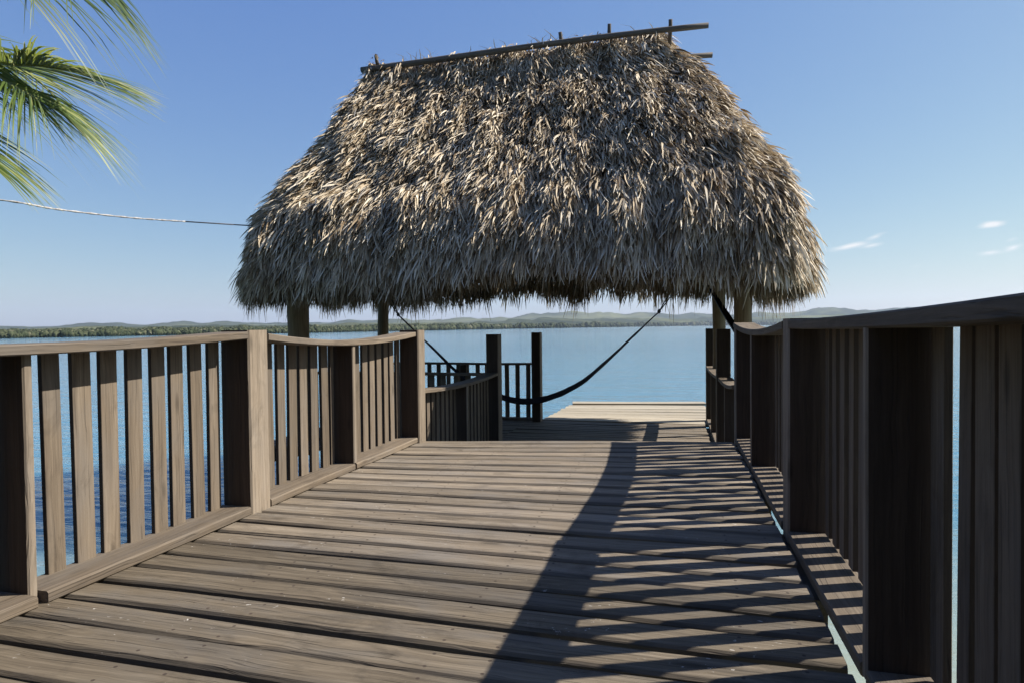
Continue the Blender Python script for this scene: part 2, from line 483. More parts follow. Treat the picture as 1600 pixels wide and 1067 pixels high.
# added ground and woods, unseen behind the camera, to block sky light
bx = np.linspace(-60, 60, 61); by = np.linspace(-70, -4.0, 34)
BX, BY = np.meshgrid(bx, by)
BZ = WZ - .5 + np.clip((-4.0 - BY) / 4.0, 0, 1) * 1.5 + .35 * fbm(BX * .2, BY * .2) + np.clip(-10 - BY, 0, 60) * .12
idx = np.arange(BX.size).reshape(BX.shape)
F = np.stack([idx[:-1, :-1], idx[:-1, 1:], idx[1:, 1:], idx[1:, :-1]], -1).reshape(-1, 4)
added_bank = np_mesh('added_bank', np.stack([BX, BY, BZ], -1).reshape(-1, 3), F, M['hill'], smooth=True)
tag(added_bank, kind='structure')
rg = np.random.default_rng(77)
nb = 26000
kx = rg.uniform(-45, 45, 46); ky = rg.uniform(-24, -8.5, 46); kh = rg.uniform(6.5, 11, 46)
ti = rg.integers(0, 46, nb)
dv = rg.normal(size=(nb, 3)); dv /= np.linalg.norm(dv, axis=1, keepdims=True); dv *= rg.random(nb)[:, None] ** .4
ctr = np.stack([kx[ti] + dv[:, 0] * 3.4, ky[ti] + dv[:, 1] * 3.0, -.3 + kh[ti] * .5 + dv[:, 2] * kh[ti] * .52], 1)
e1 = rg.normal(size=(nb, 3)); e1 /= np.linalg.norm(e1, axis=1, keepdims=True)
e2 = np.cross(e1, rg.normal(size=(nb, 3))); e2 /= np.linalg.norm(e2, axis=1, keepdims=True)
sz = rg.uniform(.18, .5, nb)[:, None]
Vq = np.stack([ctr - e1 * sz, ctr + e2 * sz * .45, ctr + e1 * sz, ctr - e2 * sz * .45], 1).reshape(-1, 3)
bw = np_mesh('sky_blocker_woods', Vq, np.arange(nb * 4).reshape(-1, 4), M['fartree'], attr=np.repeat(rg.random(nb), 4))
tag(bw, 'added woods out of view behind the walkway, blocking sky light', 'woods', kind='stuff')

# ------------------------------------------------------------------ upper boardwalk
XL = -2.275                                        # inner line of the left railing
xr = lambda y: .480 - .021 * (y - 2.0)             # inner line of the right railing
boardwalk = mesh_obj('boardwalk', *(lambda vs, fs: (vs, fs))([], []), None)
def joists(o, xs, y0, y1, ztop, hgt, w):
    vs, fs = [], []
    for x0, x1 in xs:
        b = len(vs)
        for (xx, yy) in ((x0, y0), (x1, y1)):
            for dx in (-w / 2, w / 2):
                for zz in (ztop - hgt, ztop):
                    vs.append((xx + dx, yy, zz))
        fs += [(b, b + 1, b + 3, b + 2), (b + 4, b + 6, b + 7, b + 5), (b, b + 4, b + 5, b + 1), (b + 2, b + 3, b + 7, b + 6), (b + 1, b + 5, b + 7, b + 3), (b, b + 2, b + 6, b + 4)]
    me = o.data; me.from_pydata(vs, [], fs); me.materials.append(M['frame'])
joists(boardwalk, [(-2.36, -2.36), (-1.45, -1.45), (-.5, -.5), (.10, .04), (.72, .66)], -1.6, 5.15, -.045, .16, .06)
tag(boardwalk, kind='structure')
# planks: near ones square to the walk, then fanning round beyond the second post
y = -1.5
pitch = .1605
k = 0
rgp = random.Random(5)
while y < 5.12:
    s = 0.0 if y < 2.75 else .195 * min(1, (y - 2.75) / 2.35) ** 1.1
    s2n = 0.0 if y + pitch < 2.75 else .195 * min(1, (y + pitch - 2.75) / 2.35) ** 1.1
    gap = rgp.uniform(.018, .028)
    x0, x1 = -2.46, xr(y) - .028 + rgp.uniform(-.008, .006)
    wL = pitch - gap
    # the plank widens to the right while the run fans out
    wR = wL + (s2n - s) * (x1 - XL)
    yc0, yc1 = y + wL / 2, y + s * (x1 - x0) + wR / 2
    dz = rgp.uniform(-.004, .003)
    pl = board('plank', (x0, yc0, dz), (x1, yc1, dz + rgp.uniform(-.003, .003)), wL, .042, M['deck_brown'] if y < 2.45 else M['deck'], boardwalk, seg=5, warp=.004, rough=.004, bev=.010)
    me = pl.data
    L = (Vector((x1, yc1, 0)) - Vector((x0, yc0, 0))).length
    for v in me.vertices:
        v.co.y *= 1 + (wR / wL - 1) * v.co.x / L
    y += pitch * rgp.uniform(.97, 1.03); k += 1
for ya, yb_ in ((2.62, 3.42), (4.05, 5.72)):
    board('joist', (xr(ya) + .0, ya, -.05), (xr(yb_) + .0, yb_, -.05), .09, .14, M['frame'], boardwalk)
# piles
for (px, py) in ((-2.3, .4), (.45, .4), (-2.3, 3.0), (.45, 3.2), (-2.3, 5.0), (.4, 5.3)):
    log_obj('pile', (px, py, -3.0), (px, py, -.21), .09, .085, M['frame'], boardwalk, seed=int(px * 10 + py * 7))

# ------------------------------------------------------------------ railings
BAL_W, BAL_T = .072, .022
def vpost(name, parent, x0, x1, y0, y1, z0, z1, mat, bev=.006):
    """upright square timber"""
    W, T = x1 - x0, y1 - y0
    xc = (x0 + x1) / 2
    # local X up, local Y = +x world ... top face (z=0) looks to +y
    return board(name, (xc, y1, z0), (xc, y1, z1), W, T, mat, parent, up=(0, 1, 0), seg=2, bev=bev, rough=.002, dark=(2, 6), mat2=M['dark_tone'])  # both y-facing sides take the darker brown

def balusters(parent, x_of, y0, y1, z0, ztop, n=None, side=1, list_=None, seed=0, w=None):
    w = w or BAL_W
    rg = random.Random(seed)
    if list_ is None:
        n = n or max(1, round((y1 - y0) / .124))
        p = (y1 - y0) / n
        list_ = [(y0 + p * i + (p - w) / 2 + rg.uniform(-.006, .006), None) for i in range(n)]
        list_ = [(a, a + w * rg.uniform(.93, 1.06)) for a, _ in list_]
    for a, b in list_:
        yc = (a + b) / 2
        x = x_of(yc)
        zt = ztop(yc) if callable(ztop) else ztop
        le = rg.uniform(-.006, .006)
        board('baluster', (x, yc + le, z0), (x, yc - le, zt), b - a, BAL_T, M['rail'], parent, up=(side, 0, 0), seg=1, bev=.0015, dark=(0, 4), mat2=M['dark_tone'])  # y-facing edges take the darker brown

def toprail(parent, x_of, y0, y1, zend0, zend1, dip, W=.16, T=.04, off=0.0, mat=None):
    """curved handrail board; returns height function of its underside"""
    mid, half = (y0 + y1) / 2, (y1 - y0) / 2
    lin = lambda y: zend0 + (zend1 - zend0) * (y - y0) / (y1 - y0)
    ztop = lambda y: lin(y) - dip * (1 - ((y - mid) / half) ** 2)
    L0 = Vector((x_of(y0), y0, zend0)); L1 = Vector((x_of(y1), y1, zend1))
    LL = (L1 - L0).length
    board('top_rail', L0, L1, W, T, mat or M['rail'], parent, seg=10, bev=.005,
          curve=lambda s: -dip * (1 - ((s / LL) * 2 - 1) ** 2))
    return lambda y: ztop(y) - T + .002

GRP = 'wooden railings along the walkway'
# left upper
rl = empty('railing', (XL, .5, 0), label='sunlit weathered railing along the left side of the upper walkway', cat='railing', group=GRP)
xb = lambda y: XL - .155
ysc = lambda L: [(a * k, b * k) for a, b in L for k in (1.020 if a < 3 else 1.016 if a < 4.1 else 1.004,)]
vpost('post', rl, XL - .17, XL, .42, .59, -.05, 1.0, M['post'])
zf = toprail(rl, lambda y: XL - .093, .592, 2.925, .985, .992, .03, W=.19)
vpost('post', rl, XL - .26, XL - .045, 1.752, 1.788, .0, .925, M['post'])
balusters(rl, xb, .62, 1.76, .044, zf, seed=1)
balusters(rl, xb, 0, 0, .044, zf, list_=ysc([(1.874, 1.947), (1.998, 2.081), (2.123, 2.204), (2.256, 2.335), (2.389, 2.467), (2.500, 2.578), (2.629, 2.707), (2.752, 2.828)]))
board('bottom_rail', (XL - .095, .592, .045), (XL - .095, 1.750, .045), .19, .045, M['rail'], rl, seg=3, warp=.002, bev=.007)
board('bottom_rail', (XL - .095, 1.790, .045), (XL - .095, 2.925, .045), .19, .045, M['rail'], rl, seg=3, warp=.002, bev=.007)
vpost('post', rl, XL - .185, XL + .0, 2.93, 3.095, -.03, 1.0, M['post'], bev=.009)
zf = toprail(rl, lambda y: XL - .093, 3.10, 5.12, .980, .968, .052, W=.19)
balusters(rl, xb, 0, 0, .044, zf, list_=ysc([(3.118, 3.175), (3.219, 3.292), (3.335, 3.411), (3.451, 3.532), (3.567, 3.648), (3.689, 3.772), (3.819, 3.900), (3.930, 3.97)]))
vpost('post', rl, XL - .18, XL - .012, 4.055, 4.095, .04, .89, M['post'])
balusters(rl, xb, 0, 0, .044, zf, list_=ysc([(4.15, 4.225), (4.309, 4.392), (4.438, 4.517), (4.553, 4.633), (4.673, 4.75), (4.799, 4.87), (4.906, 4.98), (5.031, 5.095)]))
board('bottom_rail', (XL - .095, 3.10, .045), (XL - .095, 4.05, .045), .19, .045, M['rail'], rl, seg=3, warp=.002, bev=.007)
board('bottom_rail', (XL - .088, 4.06, .047), (XL - .088, 5.12, .047), .19, .045, M['rail'], rl, seg=3, warp=.002, bev=.007)
vpost('post', rl, XL - .16, XL + .02, 5.125, 5.275, -.6, .985, M['post'], bev=.009)

# right upper
rr = empty('railing', (.5, .5, 0), label='shaded dark railing along the right side of the upper walkway', cat='railing', group=GRP)
xrb = lambda y: xr(y) + .15
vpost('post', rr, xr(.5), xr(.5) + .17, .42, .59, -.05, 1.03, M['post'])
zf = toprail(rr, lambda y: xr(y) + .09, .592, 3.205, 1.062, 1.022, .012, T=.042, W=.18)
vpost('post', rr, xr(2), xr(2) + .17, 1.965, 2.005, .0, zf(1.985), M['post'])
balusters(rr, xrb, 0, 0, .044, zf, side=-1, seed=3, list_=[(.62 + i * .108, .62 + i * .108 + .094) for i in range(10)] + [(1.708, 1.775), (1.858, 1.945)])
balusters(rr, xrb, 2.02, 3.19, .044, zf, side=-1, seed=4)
board('bottom_rail', (xr(.6) + .087, .592, .030), (xr(1.96) + .087, 1.96, .030), .18, .045, M['rail'], rr, seg=3, warp=.002)
board('bottom_rail', (xr(2.01) + .087, 2.01, .030), (xr(3.2) + .087, 3.205, .030), .18, .045, M['rail'], rr, seg=3, warp=.002)
vpost('post', rr, xr(3.2), xr(3.2) + .17, 3.21, 3.375, -.03, 1.028, M['post'], bev=.009)
zf = toprail(rr, lambda y: xr(y) + .09, 3.38, 5.98, 1.018, 1.02, .05, T=.042, W=.18)
vpost('post', rr, xr(4.68), xr(4.68) + .165, 4.67, 4.71, .0, .93, M['post'])
balusters(rr, xrb, 3.39, 4.66, .044, zf, side=-1, seed=5)
balusters(rr, xrb, 4.73, 5.76, .044, zf, side=-1, seed=6)
board('bottom_rail', (xr(3.4) + .087, 3.38, .030), (xr(4.66) + .087, 4.665, .030), .18, .045, M['rail'], rr, seg=3, warp=.002)
board('bottom_rail', (xr(4.72) + .087, 4.715, .030), (xr(5.77) + .087, 5.77, .030), .18, .045, M['rail'], rr, seg=3, warp=.002)
vpost('post', rr, xr(5.8), xr(5.8) + .17, 5.775, 5.94, -.6, .972, M['post'], bev=.009)

# ------------------------------------------------------------------ lower platform
LZ = -.50
lower = mesh_obj('platform', [], [], None)
joists(lower, [(-5.2, -5.2), (-4.2, -4.2), (-3.2, -3.2), (-2.34, -2.34), (-1.4, -1.4), (-.5, -.5), (.22, .16)], 7.05, 10.1, LZ - .045, .16, .06)
tag(lower, kind='structure')
y = 5.05
while y < 10.05:
    wdt = .15
    for (xa, xb2) in (((-5.45, -2.46), (-2.45, .33)) if y > 7.15 else ((-2.45, .33),)):
        dz = rgp.uniform(-.003, .003)
        x1 = xb2 if xb2 < 0 else xr(y) - .05
        board('plank', (xa, y + wdt / 2, LZ + dz), (x1, y + wdt / 2 + (.02 if xb2 > 0 else 0), LZ + dz), wdt - .012, .042, M['deck'], lower, seg=2, warp=.003, rough=.003, bev=.007)
    y += wdt
board('joist', (xr(5.9), 5.95, LZ - .05), (xr(10.2), 10.05, LZ - .05), .10, .14, M['frame'], lower)
# steps between the two levels, following the slanted edge of the upper walk
for i, zz in enumerate((-.17, -.335)):
    yo = .12 + .27 * i
    board('step_tread', (-2.2, 5.13 + yo, zz), (.36, 5.66 + yo, zz), .27, .04, M['deck'], lower, seg=2)
for (px, py) in ((-5.2, 7.4), (-5.2, 9.9), (-2.35, 7.4), (-2.35, 9.9), (.25, 7.4), (.25, 9.9)):
    log_obj('pile', (px, py, -3.2), (px, py, LZ - .21), .1, .09, M['frame'], lower, seed=int(px * 3 + py * 5))

dock = mesh_obj('dock', [], [], None)
joists(dock, [(-2.15, -2.1), (-1.0, -1.0), (.1, .1)], 10.1, 12.25, LZ - .045, .14, .06)
tag(dock, kind='structure')
y = 10.09; i = 0
while y < 12.2:
    wdt = .30
    f = (y - 10.05) / 2.1
    z = LZ + .012 * (i == 0) + rgp.uniform(-.006, .006) + (.03 if y > 12.0 else 0)
    board('plank', (-2.26 + .08 * f + rgp.uniform(-.02, .02), y + .1, z), (.33, y + .1 + .42 * f, z), wdt - .006, .045, M['dock'], dock, seg=2, warp=.003, rough=.004, bev=.006)
    y += wdt; i += 1
for (px, py) in ((-2.05, 11.9), (.15, 12.0)):
    log_obj('pile', (px, py, -3.2), (px, py, LZ - .19), .1, .09, M['frame'], dock, seed=int(px * 3 + py * 5))

# lower railings
def short_rail(label, x_of, y0, y1, mids, posts, seed, bp=.124, ends=(.445, .445), dip=.03, side=1, inner=0.0):
    o = empty('railing', (x_of(y0), y0, LZ), label=label, cat='railing', group=GRP)
    zf = toprail(o, lambda y: x_of(y) - side * .075, y0, y1, ends[0], ends[1], dip, T=.035)
    cuts = [y0] + [m for m in mids] + [y1]
    for m in mids:
        xa = x_of(m)
        vpost('post', o, min(xa, xa - side * .16), max(xa, xa - side * .16), m - .02, m + .02, LZ, zf(m) - .004, M['post'])
    for a, b in zip(cuts[:-1], cuts[1:]):
        if bp: balusters(o, lambda y: x_of(y) - side * .105, a + .03, b - .03, LZ + .044, zf, n=max(1, round((b - a) / (bp or 1))), side=side, seed=seed)
        board('bottom_rail', (x_of(a) - side * .075, a + .022, LZ + .045), (x_of(b) - side * .075, b - .022, LZ + .045), .14, .04, M['rail'], o)
    for (px0, px1, py0, py1, zt) in posts:
        vpost('post', o, px0, px1, py0, py1, LZ - .05, zt, M['post'], bev=.008)
    return o
short_rail('low shaded railing beside the steps, left of the lower platform', lambda y: XL, 5.30, 7.60, [6.45],
           [(XL - .155, XL + .005, 7.605, 7.765, .915)], 21, ends=(.452, .44), dip=.035)
short_rail('low dark railing down the right side of the lower platform', lambda y: xr(y) - .01, 5.96, 7.70, [6.9],
           [(xr(7.8) - .03, xr(7.8) + .13, 7.75, 7.91, .955)], 22, bp=.2, ends=(.47, .40), dip=.03, side=-1)
short_rail('low railing at the far right corner of the lower platform', lambda y: xr(y) - .02, 7.93, 10.35, [9.1],
           [(.285, .43, 10.38, 10.53, .95)], 23, bp=0, ends=(.40, .37), dip=.02, side=-1)

def cross_rail(label, y, x0, x1, mids, posts, seed):
    """railing running across the view"""
    o = empty('railing', (x0, y, LZ), label=label, cat='railing', group=GRP)
    board('top_rail', (x0, y, .43), (x1, y, .43), .15, .032, M['rail'], o, seg=4, warp=.004)
    board('bottom_rail', (x0, y, LZ + .05), (x1, y, LZ + .05), .12, .04, M['rail'], o)
    n = int((x1 - x0) / .165)
    rg = random.Random(seed)
    for i in range(n):
        xx = x0 + (i + .5) * (x1 - x0) / n + rg.uniform(-.006, .006)
        board('baluster', (xx, y + .02, LZ + .05), (xx + rg.uniform(-.008, .008), y + .02, .40), .07, .024, M['rail'], o, up=(0, -1, 0), seg=1, bev=.003)
    for (px0, px1, py0, py1, zt) in posts:
        vpost('post', o, px0, px1, py0, py1, LZ - .05, zt, M['post'], bev=.008)
    return o
cross_rail('dark railing along the back edge of the lower platform over the lake', 9.93, -4.95, -2.395, [],
           [(-2.39, -2.245, 9.85, 10.0, .915), (-3.62, -3.50, 9.9, 10.0, .39)], 31)
cross_rail('short dark railing across the front of the platform, behind the steps railing', 7.68, -5.0, -2.44, [], [(-3.75, -3.60, 7.62, 7.74, .39)], 32)

# ------------------------------------------------------------------ palapa
pal = empty('palapa', (-2.2, 8.9, LZ), label='open palapa shelter with a steep shaggy dried palm thatch roof', cat='palapa')
log_obj('post', (-5.14, 7.62, LZ - .2), (-5.10, 7.62, 2.2), .155, .135, M['log'], pal, seed=1, n=14)
log_obj('post', (-5.04, 9.92, LZ - .2), (-5.02, 9.92, 2.2), .095, .088, M['log'], pal, seed=2)
log_obj('post', (.465, 9.92, LZ - .2), (.46, 9.92, 2.2), .098, .092, M['log'], pal, seed=3, bend=.012)
log_obj('post', (.60, 7.45, LZ - .2), (.598, 7.45, 2.2), .096, .092, M['log'], pal, seed=4, bend=.008)
for (p, q) in (((-5.4, 7.6, 2.0), (1.0, 7.45, 2.0)), ((-5.4, 9.9, 2.02), (1.0, 9.92, 2.02)), ((-5.08, 7.1, 2.16), (-5.04, 10.6, 2.16)), ((.55, 7.0, 2.16), (.5, 10.6, 2.16))):
    log_obj('beam', p, q, .075, .07, M['pole'], pal, seed=int(p[0] * 7 + p[1]))
for zz in (.745, .49):
    board('side_board', (.70, 7.45, zz + .07), (.70, 8.55, zz + .07), .13, .04, M['rail'], pal, up=(1, 0, 0))

# roof surface: rounded rectangles stacked up to the ridge
ZL = np.array([1.52, 1.75, 2.10, 2.55, 2.90, 3.25, 3.70, 4.3, 4.93])
XLL = np.array([-5.55, -5.50, -5.46, -5.44, -5.28, -5.10, -4.97, -4.86, -4.72])
ZRR = np.array([1.40, 1.56, 1.89, 2.35, 2.84, 3.46, 4.14, 4.61, 4.93])
XRR = np.array([1.24, 1.30, 1.256, 1.19, 1.00, .62, .28, -.08, -.30])
YF_Z = np.array([1.45, 1.75, 2.1, 2.6, 3.2, 3.8, 4.4, 4.95]); YF = np.array([6.48, 6.50, 6.6, 6.9, 7.4, 7.95, 8.5, 8.9])
Z0, Z1 = 1.55, 4.95
def roof_pt(s, z):
    """s: perimeter parameter array 0..4 (front, right, back, left), z: heights -> points"""
    xl = np.interp(z, ZL, XLL); x_r = np.interp(z, ZRR, XRR)
    yf = np.interp(z, YF_Z, YF); yb = 2 * 9.0 - yf + (4.95 - z) * .03 - .45 * np.clip((2.6 - z), 0, 1)
    r = np.minimum(np.interp(z, [1.5, 4.95], [.75, .22]), (yb - yf) * .49)
    k = np.floor(s).astype(int) % 4; f = s - np.floor(s)
    # each side: straight stretch 0..0.8, then its corner arc 0.8..1
    w, d = x_r - xl, yb - yf
    st = np.clip(f / .8, 0, 1); ar = np.clip((f - .8) / .2, 0, 1) * np.pi / 2
    P = np.empty(s.shape + (3,)); P[..., 2] = z + .14 * np.clip((z - 3.0) / 1.9, 0, 1)
    cxs = [lambda: (xl + r + st * (w - 2 * r), yf, x_r - r + r * np.sin(ar), yf + r - r * np.cos(ar)),
           lambda: (x_r, yf + r + st * (d - 2 * r), x_r - r + r * np.cos(ar), yb - r + r * np.sin(ar)),
           lambda: (x_r - r - st * (w - 2 * r), yb, xl + r - r * np.sin(ar), yb - r + r * np.cos(ar)),
           lambda: (xl, yb - r - st * (d - 2 * r), xl + r - r * np.cos(ar), yf + r - r * np.sin(ar))]
    for q in range(4):
        m = k == q
        a, b, c, e = cxs[q]()
        a, b, c, e = [np.broadcast_to(v, s.shape) for v in (a, b, c, e)]
        X = np.where(f <= .8, a, c); Y = np.where(f <= .8, b, e)
        P[..., 0][m] = X[m]; P[..., 1][m] = Y[m]
    return P
def roof_frame(s, z):
    e = 1e-3
    P = roof_pt(s, z)
    ds = roof_pt(s + e, z) - roof_pt(s - e, z)
    dz = roof_pt(s, np.minimum(z + .02, 4.95)) - roof_pt(s, np.maximum(z - .02, 1.4))
    ds /= np.linalg.norm(ds, axis=-1, keepdims=True) + 1e-9
    dz /= np.linalg.norm(dz, axis=-1, keepdims=True) + 1e-9
    N = np.cross(ds, dz); N /= np.linalg.norm(N, axis=-1, keepdims=True) + 1e-9
    return P, ds, -dz, N
def roof_bulge(P):
    return .38 * (fbm(P[..., 0] * 4.2, P[..., 1] * 2.2, P[..., 2] * .8, 3) - .45) - .165

t = NT('dry_palm_thatch')
at = t.node('ShaderNodeAttribute', attribute_name='rnd')
tc = t.node('ShaderNodeTexCoord')
nn = t.noise(t.vmul(tc.outputs['Object'], (1.1, 1.1, .8)), 1.0, 4, .6)
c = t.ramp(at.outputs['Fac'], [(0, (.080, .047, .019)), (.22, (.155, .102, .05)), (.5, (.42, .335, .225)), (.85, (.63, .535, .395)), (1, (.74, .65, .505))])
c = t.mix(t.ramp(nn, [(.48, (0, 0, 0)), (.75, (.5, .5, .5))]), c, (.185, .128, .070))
t.l.new(c, t.bsdf.inputs['Base Color']); t.bsdf.inputs['Roughness'].default_value = .75
t.bsdf.inputs['Specular IOR Level'].default_value = .25
tr_ = t.node('ShaderNodeBsdfTranslucent'); t.l.new(c, tr_.inputs[0])
mx = t.node('ShaderNodeMixShader'); mx.inputs[0].default_value = .08
t.l.new(t.bsdf.outputs[0], mx.inputs[1]); t.l.new(tr_.outputs[0], mx.inputs[2]); t.l.new(mx.outputs[0], t.out.inputs['Surface'])
M['thatch'] = t.m
t = NT('thatch_underlayer')
tc = t.node('ShaderNodeTexCoord')
nn = t.noise(t.vmul(tc.outputs['Object'], (30, 30, 3)), 1.0, 4, .6)
t.l.new(t.ramp(nn, [(.35, (.05, .036, .022)), (.65, (.12, .09, .058))]), t.bsdf.inputs['Base Color']); t.bsdf.inputs['Roughness'].default_value = 1
M['under'] = t.m

def eave_lift(s, z):
    """the front fringe rides up a little in the middle"""
    return z + .17 * np.exp(-((s - .52) / .17) ** 2) * np.clip((2.5 - z) / .8, 0, 1)
ns_, nz_ = 240, 40
sg = np.linspace(0, 4, ns_, endpoint=False); zg = np.linspace(1.72, 4.93, nz_)
SS, ZZ = np.meshgrid(sg, zg)
P, ds, dn, N = roof_frame(SS, eave_lift(SS, ZZ))
V = (P + N * (roof_bulge(P)[..., None] - .10)).reshape(-1, 3)
idx = np.arange(ns_ * nz_).reshape(nz_, ns_)
F = np.stack([idx[:-1], np.roll(idx, -1, 1)[:-1], np.roll(idx, -1, 1)[1:], idx[1:]], -1).reshape(-1, 4)
capi = len(V)
base_off = np.array(pal.location)
ro = np_mesh('roof_underlayer', V - base_off, F, M['under'], pal, smooth=True)

def strands(s, z, lift, dirj, length, width, seed, sag=.5, hang=0.0, nrm=.10, twist=.6, clump_dir=None, droop=None):
    """ribbons rooted on the roof; returns V, F, attr"""
    rg = np.random.default_rng(seed)
    n = len(s)
    z = eave_lift(s, z)
    P, T, Dn, N = roof_frame(s, z)
    P = P + N * (roof_bulge(P) + lift)[:, None]
    d = Dn + T * dirj[:, None] + N * rg.normal(nrm, .17, n)[:, None]
    if clump_dir is not None: d = d + clump_dir
    d /= np.linalg.norm(d, axis=1, keepdims=True)
    side = np.cross(d, N); side /= np.linalg.norm(side, axis=1, keepdims=True) + 1e-9
    tw = rg.normal(0, twist, n)
    side = side * np.cos(tw)[:, None] + N * np.sin(tw)[:, None]
    g = np.array([0, 0, -1.0])
    segs = 4
    pts = []
    curl = rg.normal(0, .28, n)
    for i in range(segs + 1):
        u = i / segs
        p = P + d * (length * u)[:, None] + g * (sag * length * u * u * (.25 + hang))[:, None] + T * (curl * length * u * u * .5)[:, None] + N * (length * .05 * np.sin(u * 3.1 + curl * 3))[:, None]
        w = width * (1.0 - .85 * u ** 2.2) * (.55 + .45 * min(1, u * 4 + .3))
        pts.append(p - side * w[:, None] / 2); pts.append(p + side * w[:, None] / 2)
    V = np.stack(pts, 1).reshape(-1, 3)
    b = (np.arange(n) * (2 * (segs + 1)))[:, None]
    q = np.concatenate([np.array([[2 * i, 2 * i + 1, 2 * i + 3, 2 * i + 2]]) for i in range(segs)])
    F = (b[:, :, None] + q[None]).reshape(-1, 4)
    return V, F
rg = np.random.default_rng(21)
allV, allF, allA = [], [], []
off = 0
def emit(V, F, A):
    global off
    allV.append(V); allF.append(F + off); allA.append(A); off += len(V)
def perim_samples(n, front_w):
    u = rg.random(n)
    # share of strands: front (and its corners) densest, the hidden back sparse
    s = np.where(u < front_w, rg.uniform(-.32, 1.25, n), np.where(u < front_w + .13, rg.uniform(1.2, 2.0, n), np.where(u < front_w + .13 + .09, rg.uniform(3.0, 3.75, n), rg.uniform(2.0, 3.0, n))))
    return np.mod(s, 4)
# shaggy clumps laid in overlapping courses
NC = 11500
cs = perim_samples(NC, .68)
cz = rg.uniform(1.62, 4.93, NC)
cz = np.where(rg.random(NC) < .2, 1.62 + np.round((cz - 1.62) / .21) * .21 + rg.normal(0, .05, NC), cz)
clift = np.clip(rg.gamma(1.5, .030, NC), 0, .20)
cj = rg.normal(0, .14, NC)
cb = rg.normal(0, .16, NC)
per = 17
s = np.repeat(cs, per); z = np.repeat(cz, per)
n = len(s)
s = np.mod(s + rg.normal(0, .012, n), 4); z = np.clip(z + rg.normal(0, .05, n), 1.58, 4.94)
lift = np.repeat(clift, per) * rg.uniform(.5, 1.15, n)
V, F = strands(s, z, lift, np.repeat(cj, per) * .5 + rg.normal(0, .11, n), rg.uniform(.12, .32, n), rg.uniform(.012, .030, n), 5, nrm=.34, twist=.7)
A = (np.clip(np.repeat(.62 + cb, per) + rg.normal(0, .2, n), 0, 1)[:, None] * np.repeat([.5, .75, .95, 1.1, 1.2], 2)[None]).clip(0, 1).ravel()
emit(V, F, A)
# the eave: layers hanging free, ragged ends
NE = 2400
cs = np.mod(np.where(rg.random(NE) < .55, rg.uniform(-.35, 1.3, NE), rg.uniform(0, 4, NE)), 4)
cz = rg.uniform(1.60, 1.86, NE); per = 12
s = np.repeat(cs, per); n = len(s)
s = np.mod(s + rg.normal(0, .011, n), 4); z = np.clip(np.repeat(cz, per) + rg.normal(0, .03, n), 1.56, 1.95)
ln = np.repeat(rg.uniform(.10, .27, NE) * (.35 + 1.3 * fbm(cs * 14, cs * 0 + 5.0, o=2)), per) * rg.uniform(.75, 1.2, n)
V, F = strands(s, z, rg.uniform(-.09, .05, n), np.repeat(rg.normal(0, .08, NE), per) + rg.normal(0, .10, n), ln, rg.uniform(.012, .028, n), 6, hang=.7)
A = np.repeat(np.clip(rg.normal(.26, .15, n), 0, 1), 10)
emit(V, F, A)
NX = 60
cs = np.mod(rg.uniform(-.35, 2.9, NX), 4); per = 16
s = np.repeat(cs, per); n = len(s); s = np.mod(s + rg.normal(0, .010, n), 4)
V, F = strands(s, rg.uniform(1.56, 1.68, n), rg.uniform(-.1, .03, n), rg.normal(0, .10, n), np.repeat(rg.uniform(.2, .36, NX), per) * rg.uniform(.6, 1.1, n), rg.uniform(.010, .022, n), 8, hang=.8)
emit(V, F, np.repeat(np.clip(rg.normal(.22, .12, n), 0, 1), 10))
# ridge cap tufts
n = 2600
s = np.where(rg.random(n) < .7, rg.uniform(0, .85, n), rg.uniform(0, 4, n))
V, F = strands(s, rg.uniform(4.70, 4.90, n), rg.uniform(.0, .05, n), rg.normal(0, .45, n), rg.uniform(.14, .34, n), rg.uniform(.014, .032, n), 7)
emit(V, F, np.repeat(np.clip(rg.normal(.6, .2, n), 0, 1), 10))
# a few loose straws standing off the ridge
n = 46
base_x = np.concatenate([rg.normal(-3.75, .1, 16), rg.normal(-1.7, .06, 12), rg.uniform(-4.4, -.3, 18)])
for bx in base_x:
    p0 = np.array([bx, 9.0 + rg.normal(0, .05), 4.97]); d = np.array([rg.normal(0, .5), rg.normal(0, .3), 1.0]); L = rg.uniform(.08, .28)
    p1 = p0 + d * L * .6; p2 = p0 + d * L + np.array([rg.normal(0, .05), 0, -.03]); w = np.array([rg.uniform(.004, .008), 0, 0])
    emit(np.array([p0 - w, p0 + w, p1 - w, p1 + w, p2 - w * .3, p2 + w * .3]), np.array([[0, 1, 3, 2], [2, 3, 5, 4]]), np.full(6, rg.uniform(.4, .9)))
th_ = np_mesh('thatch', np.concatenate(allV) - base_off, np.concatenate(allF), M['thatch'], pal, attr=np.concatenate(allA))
tag(th_, kind='stuff')

# ridge poles and pegs
log_obj('ridge_pole', (-4.70, 8.70, 4.925), (.286, 8.70, 4.80), .046, .036, M['pole'], pal, seed=41, n=9, seg=16, bend=.05)
log_obj('ridge_pole', (-4.5, 9.2, 4.90), (.36, 9.3, 4.755), .042, .038, M['pole'], pal, seed=42, n=9, seg=12, bend=.03)
for px, pz, h in ((-4.60, 4.95, .17), (-1.03, 4.9, .22), (-.22, 4.9, .17), (-1.72, 4.9, .2)):
    log_obj('ridge_peg', (px * .97, 8.90, pz - .2), (px * .97 + .02, 8.70, pz + h - .06), .03, .026, M['pole'], pal, seed=int(px * 11), n=7, seg=3, bend=.01)

